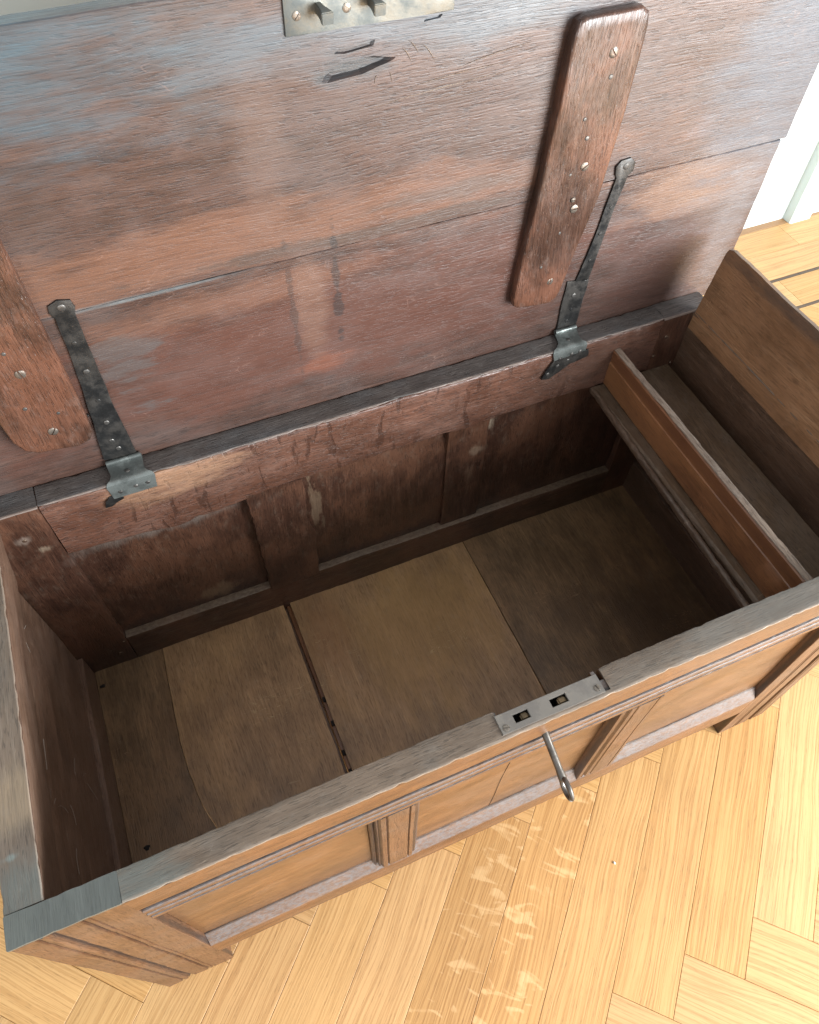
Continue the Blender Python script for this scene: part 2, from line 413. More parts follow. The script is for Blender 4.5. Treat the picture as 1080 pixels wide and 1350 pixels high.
m_till_bed = oak('till_bottom_oak', (.075, .043, .025), (.130, .082, .048), (.185, .122, .075), 'y', rough=.45, bump=.4, pore=.4,
                 blotch=(.125, .092, .068), blotch_amt=.5, dust=.2, dustcol=(.30, .27, .22))
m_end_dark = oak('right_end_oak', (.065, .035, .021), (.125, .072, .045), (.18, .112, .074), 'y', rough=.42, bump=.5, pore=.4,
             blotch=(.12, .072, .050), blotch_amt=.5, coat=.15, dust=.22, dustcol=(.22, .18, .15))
m_edge = oak('worn_edge_oak', (.15, .105, .078), (.26, .195, .15), (.36, .29, .23), 'y', rough=.4, bump=.6, pore=.4, dust=.3, dustcol=(.42, .38, .33))
m_rim_bead = oak('till_bead_oak', (.060, .036, .024), (.13, .085, .058), (.22, .16, .12), 'y', rough=.36, bump=.6, pore=.4, dust=.4, dustcol=(.34, .29, .24))
m_iron = metal('blackened_iron', (.036, .036, .036), (.060, .055, .050), .42, .7, .7, 55)
m_screw2 = metal('dark_nail', (.16, .15, .14), (.09, .085, .08), .45, .8, .4, 150)
m_steel = metal('worn_steel', (.22, .24, .23), (.10, .11, .105), .36, .6, .35, 45)
m_brass = metal('dull_brass', (.165, .165, .148), (.105, .115, .112), .40, .6, .3, 40)
m_lockp = metal('grey_lock_steel', (.23, .205, .18), (.185, .165, .148), .45, .45, .2, 70)
m_key = metal('key_steel', (.15, .135, .12), (.09, .08, .07), .38, .85, .15, 60)
m_bolt = metal('old_brass_bolt', (.22, .15, .085), (.14, .10, .06), .4, .7, .3, 90)
m_dark = metal('dark_lock_inside', (.012, .009, .008), (.02, .015, .012), .7, .2, .2, 60)
m_screw = metal('dull_screw', (.25, .215, .18), (.14, .115, .095), .38, .7, .4, 200)

def floor_mat(name, base, late, figure=0.0, tint=1.0):
    n = N(name); co = n.coord(); rnd = n.rand()
    off = n.vmath('SCALE', (91.3, 47.7, 13.1)); n.t.links.new(rnd, off.node.inputs['Scale'])
    cr = n.vmath('ADD', co, off)
    wn = n.t.nodes.new('ShaderNodeTexNoise'); wn.inputs['Scale'].default_value = 1; wn.inputs['Detail'].default_value = 2.5
    wn.inputs['Roughness'].default_value = .45
    n.put(wn.inputs['Vector'], n.scale(cr, (3.0, 11, 1)))
    wv = n.vmath('MULTIPLY', n.vmath('SUBTRACT', wn.outputs[1], (.5, .5, .5)), (0, .034, 0))
    cw = n.vmath('ADD', cr, wv)
    ring = n.noise(n.scale(cw, (3.2, 300, 1)), 1, 3, .62, .1)
    fib = n.noise(n.scale(cw, (14, 430, 1)), 1, 3, .6)
    por = n.noise(n.scale(cw, (55, 560, 1)), 1, 2, .5, .2)
    bl = n.noise(cr, 6, 4, .55)
    col = n.mix(n.ramp(ring, .40, .56), late, base)
    col = n.mix(n.ramp(fib, .35, .65, .30, 0), col, late)
    pm = n.math('MULTIPLY', n.ramp(por, .54, .66, 0, .40), n.ramp(ring, .36, .60, 1, .15))
    col = n.mix(pm, col, tuple(q * .55 for q in late))
    if figure:
        f = n.noise(n.scale(cr, (44, 17, 1)), 1, 2.2, .5, .9)
        fm = n.ramp(f, .555, .66, 0, figure)
        fm = n.math('MULTIPLY', fm, n.ramp(ring, .30, .48, .35, 1))
        fm = n.math('MULTIPLY', fm, n.ramp(fib, .35, .55, .6, 1))
        col = n.mix(fm, col, (.64, .405, .195))
    v = n.math('ADD', n.ramp(rnd, 0, 1, .94, 1.05), n.ramp(bl, .3, .7, -.05, .05))
    col = n.mix(1, col, n.gray(v), 'MULTIPLY')
    hs = n.t.nodes.new('ShaderNodeHueSaturation'); n.put(hs.inputs['Color'], col)
    n.put(hs.inputs['Saturation'], n.ramp(n.math('FRACT', n.math('MULTIPLY', rnd, 7.3)), 0, 1, .97, 1.04))
    n.put(n.p.inputs['Base Color'], hs.outputs[0])
    n.put(n.p.inputs['Roughness'], n.ramp(fib, .3, .7, .42, .55))
    n.bump(n.math('SUBTRACT', n.math('ADD', n.math('MULTIPLY', ring, .6), n.math('MULTIPLY', fib, .4)), n.math('MULTIPLY', pm, .8)), .28, .0012)
    return n.m
m_floor = floor_mat('light_oak_floor', (.600, .355, .150), (.485, .268, .103))
m_floor_b = floor_mat('light_oak_floor_strong', (.595, .348, .145), (.465, .250, .094))
m_floor_fig = floor_mat('figured_oak_floor', (.54, .305, .122), (.40, .205, .074), figure=.9)
m_strip = floor_mat('dark_wood_inlay', (.10, .062, .038), (.06, .036, .022))
m_border = floor_mat('brown_floor_edge', (.46, .25, .11), (.30, .15, .06))

def plain(name, col, rough=.6, b=.05):
    n = N(name); co = n.coord()
    a = n.noise(co, 3, 3, .5); c = n.noise(co, 90, 4, .6)
    n.put(n.p.inputs['Base Color'], n.mix(n.ramp(a, .3, .7), col, tuple(q * .95 for q in col)))
    n.p.inputs['Roughness'].default_value = rough
    n.bump(c, b, .001)
    return n.m
m_wall = plain('white_wall_paint', (.60, .68, .675), .5)
m_web = plain('cobweb_grey', (.34, .30, .26), .8)
m_under = plain('subfloor_dark', (.06, .04, .025), .9)

# ------------------------------------------------------------------ the floor
bm = bmesh.new()
for x, y in ((-6, -6), (8, -6), (8, 1.36), (-6, 1.36)): bm.verts.new((x, y, -.012))
bm.faces.new(bm.verts)
floor = finish(bm, 'floor', m_floor, None); floor['kind'] = 'structure'

def plank_mesh(name, lx, ly, mat):
    bm = bmesh.new(); g = .00028
    prof = [(g, -.011), (ly - g, -.011), (ly - g, -.0006), (ly - g - .0006, 0), (g + .0006, 0), (g, -.0006)]
    xs = [(g, 1), (g + .0006, 0), (lx - g - .0006, 0), (lx - g, 1)]
    rings = []
    for x, e in xs: rings.append([bm.verts.new((x, y, z - (.0006 if (e and z > -.005 and z > -.0005) else 0))) for y, z in prof])
    for a, b in zip(rings, rings[1:]):
        for j in range(6): bm.faces.new((a[j], a[(j + 1) % 6], b[(j + 1) % 6], b[j]))
    bm.faces.new(rings[0]); bm.faces.new(rings[-1])
    bmesh.ops.recalc_face_normals(bm, faces=bm.faces)
    me = bpy.data.meshes.new(name); bm.to_mesh(me); bm.free()
    me.materials.append(mat); return me
PM = [plank_mesh('plank', .5, .1, m) for m in (m_floor, m_floor_b, m_floor_fig)]
def plank(me, x, y, ang, z=0):
    o = bpy.data.objects.new('plank', me); C.objects.link(o); o.parent = floor
    o.location = (x, y, z); o.rotation_euler = (0, 0, math.radians(ang)); return o
R2 = math.sqrt(.5); rng = random.Random(8)
OX, OY = .8775, -.3585           # lower right corner of one board that runs up to the right
YB = .957                        # the herringbone field stops at the border strips
def inframe(x, y):
    p = Vector((x, y, 0)) - M.translation
    zz = p.dot(fwd)
    if zz < .1 or not (-1.3 < x < 3.3 and -1.1 < y): return False
    u = 540 + 992.459 * p.dot(right) / zz; v = 675 + 992.459 * p.dot(down) / zz
    return -620 < u < 1620 and -320 < v < 1950
def clip_mesh(lx, ly, mat, loc, ang, ymax):
    """plank cut along the straight border of the herringbone field"""
    me = plank_mesh('plank', lx, ly, mat); bm = bmesh.new(); bm.from_mesh(me)
    a = math.radians(ang); nrm = Vector((math.sin(a), math.cos(a), 0))   # world +y in local axes
    co = nrm * (ymax - loc[1])
    r = bmesh.ops.bisect_plane(bm, geom=bm.verts[:] + bm.edges[:] + bm.faces[:], plane_co=co, plane_no=nrm, clear_outer=True)
    es = [e for e in r['geom_cut'] if isinstance(e, bmesh.types.BMEdge)]
    if es: bmesh.ops.contextual_create(bm, geom=es)
    bm.to_mesh(me); n = len(bm.verts); bm.free()
    return me if n else None
cnt = 0
for j in range(-2, 4):
    for k in range(-22, 22):
        # boards that run (1,1) and boards that run (1,-1)
        bx = OX + .1 * math.sqrt(2) * k; by = OY + j * .7071068
        for kind in (0, 1):
            if kind == 0: x, y, ang, di = bx, by, 45, (R2, R2)
            else:
                # upright partner: starts at the right end of the first board, runs (-1,1)
                x, y, ang = bx + .5 * R2 + .1 * R2, by + .5 * R2 + .1 * R2, 135
                di = (-R2, R2)
            pe = (-di[1], di[0])
            cx_, cy_ = x + di[0] * .25 + pe[0] * .05, y + di[1] * .25 + pe[1] * .05
            if not any(inframe(x + di[0] * t + pe[0] * .05, y + di[1] * t + pe[1] * .05) for t in (0, .17, .33, .5)): continue
            ys = [y + di[1] * t + pe[1] * w for t in (0, .5) for w in (0, .1)]
            if min(ys) > YB - .002: continue
            # boards wholly beneath the chest body are not seen
            c4 = [(x + di[0] * t + pe[0] * w, y + di[1] * t + pe[1] * w) for t in (0, .5) for w in (0, .1)]
            if all(.12 < a < 1.0 and .05 < b < .9 for a, b in c4): continue
            mi = rng.choice((0, 0, 1))
            if kind == 0 and j == 0 and k in (-4, -3): mi = 2
            if max(ys) > YB - .001:
                me = clip_mesh(.5, .1, (m_floor, m_floor_b, m_floor_fig)[mi], (x, y), ang, YB - .0008)
                if me: plank(me, x, y, ang)
            else: plank(PM[mi], x, y, ang)
            cnt += 1
def straight(x0, x1, y0, y1, mat, name='plank'):
    me = plank_mesh(name, x1 - x0, y1 - y0, mat)
    o = bpy.data.objects.new(name, me); C.objects.link(o); o.parent = floor; o.location = (x0, y0, 0); return o
XS = [-1.6, -.9, -.2, .55, 1.35, 1.98, 2.75, 3.5]
for a, b in zip(XS, XS[1:]):
    straight(a, b, .957, .968, m_strip, 'inlay_strip'); straight(a + .2, b + .2, 1.082, 1.093, m_strip, 'inlay_strip')
    straight(a + .12, b + .12, .968, 1.082, m_floor)
    straight(a - .1, b - .1, 1.093, 1.205, rng.choice((m_floor_b, m_floor))); straight(a + .3, b + .3, 1.205, 1.312, m_floor)
    straight(a, b, 1.312, 1.35, m_border)

# ------------------------------------------------------------------ the wall
sweep('wall', rrect(1.337, 1.45, -.02, 2.7, .001, 1), 'x', -2.5, 2.32, m_wall, None, step=5, wob=0, chip=0)['kind'] = 'structure'
wall = bpy.data.objects['wall']
sweep('pilaster', [(2.32, 1.45), (2.32, 1.306), (2.324, 1.302), (2.40, 1.302), (2.404, 1.306), (2.404, 1.314), (2.415, 1.322), (2.47, 1.322), (3.6, 1.322), (3.6, 1.45)], 'z', .0005, 2.7, m_wall, wall, step=5, wob=0, chip=0)

# ------------------------------------------------------------------ the chest
chest = bpy.data.objects.new('oak_chest', None); C.objects.link(chest)
chest['label'] = 'old dark oak panelled chest with its plank lid open and empty inside'
chest['category'] = 'chest'

# --- front uprights (stiles), with worked grooves
W1 = .109; XR = L - W1
def groove(pts, x, w, d):
    pts += [(x - w, 0), (x - w * .35, d), (x + w * .35, d), (x + w, 0)]
def stile(x0, x1, mirror=False):
    f = []; xs = [.028, .034, .041, .070]
    prof = [(0, T), (0, .0025), (.0025, 0)]
    groove(prof, .026, .0020, .0045); prof += [(.0300, -.0008), (.0325, -.0004)]
    prof += [(.0345, .0035), (.0355, .0008), (.0370, .0050), (.0392, .0062), (.0420, .0040), (.0440, .0002)]
    groove(prof, .069, .0022, .0042); groove(prof, .0755, .0014, .0020)
    prof += [(W1 - .0006, 0), (W1, .0006), (W1, T)]
    if mirror: return [(L - a, b) for a, b in prof]
    return [(a, b) for a, b in prof]
for mir in (False, True):
    o = sweep('post', stile(0, W1, mir), 'z', 0, H - .0035, m_front_v, chest, step=.015, wob=.0008, chip=.0006, seed=3 + mir)
    x0, x1 = (0, W1) if not mir else (XR, L)
    # worn dull cap where the end grain shows
    sweep('post_top', rrect(x0, x1 - .0003, -.0006, T, .0015, 2, .008), 'z', H - .0035, H, m_rim_post, o, step=.0018, wob=.0010, chip=.0012, seed=9 + mir)

# --- front top rail with its channel moulding
def reed(y):
    return [(0, y)]
zt = H - .003
prof = [(T, zt), (T, .498), (.0125, .498), (.0015, .4995), (0, .501), (0, .510),
        (.0050, .5115), (.0058, .5150), (.0010, .5170), (-.0008, .5205), (-.0006, .5260), (.0008, .5285),
        (.0062, .5300), (.0066, .5335), (.0012, .5355), (-.0008, .5385), (-.0006, .5440), (.0010, .5470),
        (.0062, .5480), (.0066, .5520), (.0022, .5530), (.0022, .5560), (.0060, .5575), (.0060, .5620), (0, .5635), (0, .590), (0, zt)]
rail = sweep('top_rail', prof, 'x', W1 + .0004, XR - .0004, m_front, chest, step=.008, wob=.0010, chip=.0005, seed=21)
cap = sweep('rail_top', rrect(-.0008, T, H - .003, H, .0014, 2, .006), 'x', W1 + .0004, XR - .0004, m_rim, rail, step=.004, wob=.0009, chip=.0013, seed=23,
            warp=lambda v: Vector((v.x, v.y + (.0016 * math.sin((v.x - .1) * 3.2) if v.y > .02 else -.0008 * math.sin((v.x - .1) * 3.2)), v.z)))
lx0, lx1 = .5335, .6675
carve(rail, [box_cut(lx0 + .004, lx1 - .004, .0055, .06, .56, .70)])
carve(rail, [box_cut(lx1 + .001, lx1 + .0072, .019, .06, .585, .70)])
carve(cap, [box_cut(lx0 + .002, lx1 + .0075, .0045, .06, .60, .70)])

# --- front bottom rail with the splayed upper edge, muntins, panels
prof = [(T, .117), (T, .214), (.0145, .214), (.0005, .187), (0, .1855), (0, .119), (.002, .117)]
sweep('bottom_rail', prof, 'x', W1 + .0004, XR - .0004, m_front_low, chest, step=.008, wob=.0012, chip=.0012, seed=31)
def muntin_prof(x0, x1, style):
    w = x1 - x0; p = [(x0, .028), (x0, .010)]
    if style == 0:
        p += [(x0 + .003, .006), (x0 + .006, .009), (x0 + .0085, .003), (x0 + .011, .0045), (x0 + .014, 0), (x0 + .020, 0), (x0 + .022, .0028), (x0 + .024, 0)]
    else:
        p += [(x0 + .002, .0008), (x0 + .007, 0), (x0 + .009, .0030), (x0 + .012, .0006), (x0 + .015, .0036), (x0 + .018, .0004), (x0 + .024, 0), (x0 + .026, .0028), (x0 + .0285, 0)]
    p += [(x1 - .020, 0), (x1 - .0185, .0028), (x1 - .017, .0002), (x1 - .012, .0002), (x1 - .010, .0038), (x1 - .0065, .0030), (x1 - .002, .009), (x1, .012), (x1, .028)]
    return p
sweep('muntin', muntin_prof(.368, .440, 0), 'z', .187, .4978, m_front_v, chest, step=.012, wob=.0008, chip=.0005, seed=41)
sweep('muntin', muntin_prof(.722, .800, 1), 'z', .187, .4978, m_front_v, chest, step=.012, wob=.0008, chip=.0005, seed=43)
for i, (a, b) in enumerate(((.1095, .3675), (.4405, .7215), (.8005, XR - .0005))):
    sweep('panel', rrect(.0148, .026, .205, .51, .001, 1, .03), 'x', a, b, m_panel, chest, step=.03, wob=.0012, chip=0, seed=50 + i)
# a shrinkage split in the middle panel
bm = bmesh.new(); pts = [(.566 + .009 * t + .001 * math.sin(t * 9), .0146, .215 + .28 * t) for t in [i / 14 for i in range(15)]]
tube(bm, pts, .00035, 5); finish(bm, 'split', m_dark, chest)

# --- back frame
zb_ = H - .003
BP = .0945; BX = L - BP
for (a, b, sd) in ((0, BP, 61), (BX, L, 62)):
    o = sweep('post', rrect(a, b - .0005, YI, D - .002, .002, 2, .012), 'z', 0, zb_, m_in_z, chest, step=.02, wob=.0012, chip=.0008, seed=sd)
    sweep('post_top', rrect(a, b - .0005, YI - .0005, D - .0008, .0015, 2, .008), 'z', zb_, H, m_rim_back, o, step=.0016, wob=.0009, chip=.0014, seed=sd + 7)
# back top rail: its lower edge is waney, its top edge wanders
def back_warp(v):
    x, y, z = v
    if z < .53: z += .010 * noise.noise(Vector((x * 6, 3, 1))) + .004 * noise.noise(Vector((x * 22, 5, 1))) - .004 - .016 * math.exp(-((x - .27) / .12) ** 2)
    if y < .53 and z > .59: y += .0028 * noise.noise(Vector((x * 7, 1, 4))) + .0015 * noise.noise(Vector((x * 25, 2, 4)))
    return Vector((x, y, z))
prof = rrect(YI, D - .0008, .507, zb_, .004, 3, .012)
brail = sweep('back_rail', prof, 'x', BP + .0004, BX - .0004, m_rail_in, chest, step=.008, wob=.0020, chip=.0015, seed=71, warp=back_warp)
bcap = sweep('rail_top', rrect(YI - .0006, D - .0008, zb_, H, .0014, 2, .006), 'x', BP + .0004, BX - .0004, m_rim_back, brail, step=.005, wob=.0012, chip=.002, seed=72, warp=back_warp)
# back bottom rail and muntins and panels
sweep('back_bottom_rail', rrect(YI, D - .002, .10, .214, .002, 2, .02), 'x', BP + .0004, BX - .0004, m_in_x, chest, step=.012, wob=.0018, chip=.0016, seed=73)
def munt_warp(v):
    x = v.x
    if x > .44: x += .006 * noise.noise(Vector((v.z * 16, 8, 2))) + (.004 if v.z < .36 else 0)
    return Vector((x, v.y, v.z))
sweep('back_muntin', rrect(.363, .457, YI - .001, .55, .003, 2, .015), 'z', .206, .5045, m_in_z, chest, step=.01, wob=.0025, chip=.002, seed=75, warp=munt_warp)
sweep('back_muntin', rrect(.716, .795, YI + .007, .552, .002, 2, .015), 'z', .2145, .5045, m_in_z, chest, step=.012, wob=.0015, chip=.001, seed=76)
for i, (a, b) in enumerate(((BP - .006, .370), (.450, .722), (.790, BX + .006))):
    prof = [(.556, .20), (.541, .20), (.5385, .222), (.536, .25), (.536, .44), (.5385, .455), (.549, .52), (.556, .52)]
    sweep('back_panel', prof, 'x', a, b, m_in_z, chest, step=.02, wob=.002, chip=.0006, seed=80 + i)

# --- left end (wedge section rail, thin panel, low rail)
prof = [(.0005, H), (.036, H), (.0385, H - .003), (.033, .585), (.024, .54), (.015, .495), (.011, .475), (.0005, .475)]
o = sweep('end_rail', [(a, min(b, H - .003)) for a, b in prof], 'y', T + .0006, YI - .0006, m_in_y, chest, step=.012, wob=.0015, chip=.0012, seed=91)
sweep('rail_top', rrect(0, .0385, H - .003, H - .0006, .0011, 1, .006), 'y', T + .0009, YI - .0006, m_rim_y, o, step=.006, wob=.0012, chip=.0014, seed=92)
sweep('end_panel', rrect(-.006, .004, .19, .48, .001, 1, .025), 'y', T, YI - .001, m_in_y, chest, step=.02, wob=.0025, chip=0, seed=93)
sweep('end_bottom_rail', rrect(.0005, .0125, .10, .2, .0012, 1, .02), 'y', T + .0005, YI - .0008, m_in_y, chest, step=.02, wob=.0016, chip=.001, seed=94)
# --- right end
XW = 1.158
o = sweep('end_rail', rrect(XW, L - .0005, .44, H - .003, .002, 2, .02), 'y', T + .0006, YI - .0006, m_end_dark, chest, step=.02, wob=.0012, chip=.001, seed=95)
sweep('rail_top', rrect(XW, L - .0005, H - .003, H, .0011, 1, .006), 'y', T + .0009, YI - .0006, m_rim_y, o, step=.006, wob=.0012, chip=.0014, seed=97)
sweep('end_panel', rrect(1.170, 1.180, .20, .45, .001, 1, .03), 'y', T, YI - .001, m_end_dark, chest, step=.03, wob=.002, chip=0, seed=96)
sweep('end_bottom_rail', rrect(XW, L - .001, .10, .216, .003, 2, .02), 'y', T + .0005, YI - .0008, m_end_dark, chest, step=.012, wob=.003, chip=.002, seed=98)
# --- inner side of the front posts is plain; bottom boards
def crackx(y):
    P_ = ((.02, .178), (.10, .166), (.166, .153), (.22, .138), (.275, .131), (.33, .129), (.391, .131), (.45, .134), (.53, .139))
    for (a, u), (b, v) in zip(P_, P_[1:]):
        if y <= b:
            t = max(0, (y - a) / (b - a)); t = t * .7 + .3 * t * t * (3 - 2 * t)
            return u + (v - u) * t + .0012 * noise.noise(Vector((y * 40, 2, 6)))
    return .139
def bed(x0, x1, seed, mat, f0=None, f1=None, tilt=0):
    bm = bmesh.new(); ny = 60; nx = 8; top = []
    for i in range(ny + 1):
        y = T - .004 + (YI - T + .008) * i / ny
        a = f0(y) if f0 else x0 + .0008 * noise.noise(Vector((y * 20, seed, 0))); b = f1(y) if f1 else x1 + .0008 * noise.noise(Vector((y * 20, seed, 5)))
        top.append([bm.verts.new((a + (b - a) * j / nx, y, ZB + tilt * j / nx + .0016 * noise.noise(Vector((a + (b - a) * j / nx * 5, y * 5, seed))))) for j in range(nx + 1)])
    for r0, r1 in zip(top, top[1:]):
        for j in range(nx): bm.faces.new((r0[j], r0[j + 1], r1[j + 1], r1[j]))
    r = bmesh.ops.extrude_face_region(bm, geom=bm.faces[:])
    for v in [e for e in r['geom'] if isinstance(e, bmesh.types.BMVert)]: v.co.z -= .014
    te = [e for e in bm.edges if e.is_manifold and e.calc_face_angle(0) > 1.2 and e.verts[0].co.z > ZB - .006]
    bmesh.ops.bevel(bm, geom=te, offset=.0008, segments=1, affect='EDGES')
    return finish(bm, 'bottom_board', mat, chest)
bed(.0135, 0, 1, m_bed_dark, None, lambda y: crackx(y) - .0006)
bed(0, .378, 2, m_bed, lambda y: crackx(y) + .0006, None)
bed(.391, .7665, 3, m_bed)
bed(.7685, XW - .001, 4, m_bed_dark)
# underlying lath seen through the wide gap, with dark pegs of gap between
sweep('lath', rrect(.384, .402, .104, .124, .001, 1), 'y', T, YI, m_till, chest, step=.02, wob=.0015, chip=.001, seed=111)
sweep('underside_board', rrect(.37, .384, .108, .1175, .001, 1), 'y', T, YI, m_in_y, chest, step=.02, wob=.001, chip=.001, seed=112)
for y in (.205, .262, .31, .17):
    plate('wedge', [(.3855, y), (.3905, y), (.3905, y + .009), (.3855, y + .009)], .004, m_dark, chest, topf(.1238), bevel=0)

# --- till at the right end
till = bpy.data.objects.new('till', None); C.objects.link(till); till.parent = chest
prof = [(1.0125, .506), (1.0235, .506), (1.0235, .580), (1.0215, .582), (1.0125, .582), (1.0105, .5800), (1.0112, .556), (1.0098, .5545), (1.0095, .512), (1.0105, .506)]
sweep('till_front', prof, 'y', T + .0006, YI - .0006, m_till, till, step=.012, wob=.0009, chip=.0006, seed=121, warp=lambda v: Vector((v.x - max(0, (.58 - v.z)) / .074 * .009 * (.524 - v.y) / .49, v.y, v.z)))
sweep('till_front_edge', rrect(1.0115, 1.0237, .5822, .5845, .0008, 1, .004), 'y', T + .0009, YI - .0009, m_edge, till, step=.008, wob=.0009, chip=.0012, seed=122)
prof = [(.986, .494), (.992, .4915), (1.146, .4915), (1.146, .5030), (.998, .5045), (.990, .5055), (.987, .503), (.985, .499)]
sweep('till_bottom', prof, 'y', T + .0006, YI - .0006, m_till_bed, till, step=.012, wob=.0012, chip=.001, seed=123)
sweep('till_bead', rrect(.9765, .9862, .4925, .5055, .0042, 3), 'y', T + .0009, YI - .0009, m_rim_bead, till, step=.006, wob=.0012, chip=.0012, seed=124, warp=lambda v: Vector((v.x + .010 * ((v.y - .28) / .25) - .002, v.y, v.z)))
# till lid, swung open past upright against the end
def till_f(a, y, w):
    t = math.radians(7.0); return (1.1548 + a * math.sin(t) + w * math.cos(t), y, .587 + a * math.cos(t) - w * math.sin(t))
bm = bmesh.new()
na, nyy = 14, 44; g = []
for i in range(na + 1):
    row = []
    for j in range(nyy + 1):
        a = .155 * i / na; y = T + .004 + (YI - T - .006) * j / nyy
        if j == nyy: y += .0018 * noise.noise(Vector((a * 60, 2, 2)))
        aa = a + (.0022 * noise.noise(Vector((y * 14, 1, 1))) + .001 * noise.noise(Vector((y * 70, 1, 1))) if i == na else 0)
        if i == na and j == nyy: aa -= .003; y -= .003
        row.append(bm.verts.new(till_f(aa, y, .0012 * noise.noise(Vector((a * 8, y * 5, 3))))))
    g.append(row)
for i in range(na):
    for j in range(nyy): bm.faces.new((g[i][j], g[i][j + 1], g[i + 1][j + 1], g[i + 1][j]))
r = bmesh.ops.extrude_face_region(bm, geom=bm.faces[:])
dv = Vector(till_f(0, 0, .009)) - Vector(till_f(0, 0, 0))
for v in [e for e in r['geom'] if isinstance(e, bmesh.types.BMVert)]: v.co += dv
bmesh.ops.recalc_face_normals(bm, faces=bm.faces)
te = [e for e in bm.edges if e.is_manifold and e.calc_face_angle(0) > 1.2]
bmesh.ops.bevel(bm, geom=te, offset=.0012, segments=2, affect='EDGES')
finish(bm, 'till_lid', m_till_lid, till)

# ------------------------------------------------------------------ the lid
lid = bpy.data.objects.new('lid', None); C.objects.link(lid); lid.parent = chest
def lid_board(s0, s1, x0, x1, seed):
    bm = bmesh.new(); nx = 170; ns = max(4, int((s1 - s0) / .011)); G = []
    for i in range(nx + 1):
        row = []
        for j in range(ns + 1):
            x = x0 + (x1 - x0) * i / nx; s = s0 + (s1 - s0) * j / ns
            if j == 0: s += .0012 * noise.noise(Vector((x * 9, seed, 1))) + .0005 * noise.noise(Vector((x * 70, seed, 1)))
            if j == ns: s += .0012 * noise.noise(Vector((x * 9, seed + 5, 1))) + .0006 * noise.noise(Vector((x * 70, seed, 4)))
            if i in (0, nx): x += .001 * noise.noise(Vector((s * 30, seed, 9)))
            if x > 1.2: x += (s - .25) * .03 * (x - 1.2) / .05
            w = .0012 * noise.noise(Vector((x * 4, s * 9, seed))) + .0007 * noise.noise(Vector((x * 12, s * 60, seed)))
            row.append(bm.verts.new(lidf(x, s, w)))
        G.append(row)
    for i in range(nx):
        for j in range(ns): bm.faces.new((G[i][j], G[i][j + 1], G[i + 1][j + 1], G[i + 1][j]))
    r = bmesh.ops.extrude_face_region(bm, geom=bm.faces[:])
    dv = Vector(lidf(0, 0, -.021)) - Vector(lidf(0, 0, 0))
    for v in [e for e in r['geom'] if isinstance(e, bmesh.types.BMVert)]: v.co += dv
    bmesh.ops.recalc_face_normals(bm, faces=bm.faces)
    te = [e for e in bm.edges if e.is_manifold and e.calc_face_angle(0) > 1.2]
    bmesh.ops.bevel(bm, geom=te, offset=.0011, segments=1, affect='EDGES')
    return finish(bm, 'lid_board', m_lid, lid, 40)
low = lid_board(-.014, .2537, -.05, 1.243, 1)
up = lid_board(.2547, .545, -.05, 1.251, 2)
# gouged hollows under the latch plate (old lock scar)
def prism(poly, w0, w1):
    bm = bmesh.new(); a = [bm.verts.new(lidf(u, s, w0)) for u, s in poly]; c = sum(p[0] for p in poly) / len(poly), sum(p[1] for p in poly) / len(poly)
    b = [bm.verts.new(lidf(c[0] + (u - c[0]) * .6, c[1] + (s - c[1]) * .45, w1)) for u, s in poly]
    n = len(poly)
    for i in range(n): bm.faces.new((a[i], a[(i + 1) % n], b[(i + 1) % n], b[i]))
    bm.faces.new(a); bm.faces.new(b); bmesh.ops.recalc_face_normals(bm, faces=bm.faces)
    me = bpy.data.meshes.new('cut'); bm.to_mesh(me); bm.free(); return link('cut', me)
carve(up, [prism([(.545, .449), (.552, .446), (.565, .447), (.60, .449), (.622, .455), (.643, .460), (.648, .4635), (.636, .466), (.618, .4705), (.600, .4700), (.588, .469), (.572, .463), (.560, .461), (.551, .457)], .006, -.0065),
           prism([(.560, .474), (.575, .4715), (.60, .4745), (.620, .477), (.623, .485), (.606, .4825), (.59, .480), (.570, .4805)], .006, -.003),
           prism([(.664, .489), (.690, .491), (.694, .4965), (.668, .4965)], .006, -.003)])
for (a, b, c, d) in ((.645, .470, .655, .455), (.652, .476, .663, .462), (.615, .448, .612, .440), (.630, .449, .632, .439), (.668, .47, .682, .452), (.71, .44, .80, .452), (.66, .43, .77, .436), (.60, .415, .79, .427)):
    bm = bmesh.new()
    tube(bm, [lidf(a + (c - a) * t, b + (d - b) * t + .002 * math.sin(t * 3.1), .0006) for t in (0, .25, .5, .75, 1)], [.0001, .0003, .0004, .0003, .0001], 5)
    finish(bm, 'scratch', m_edge, lid)

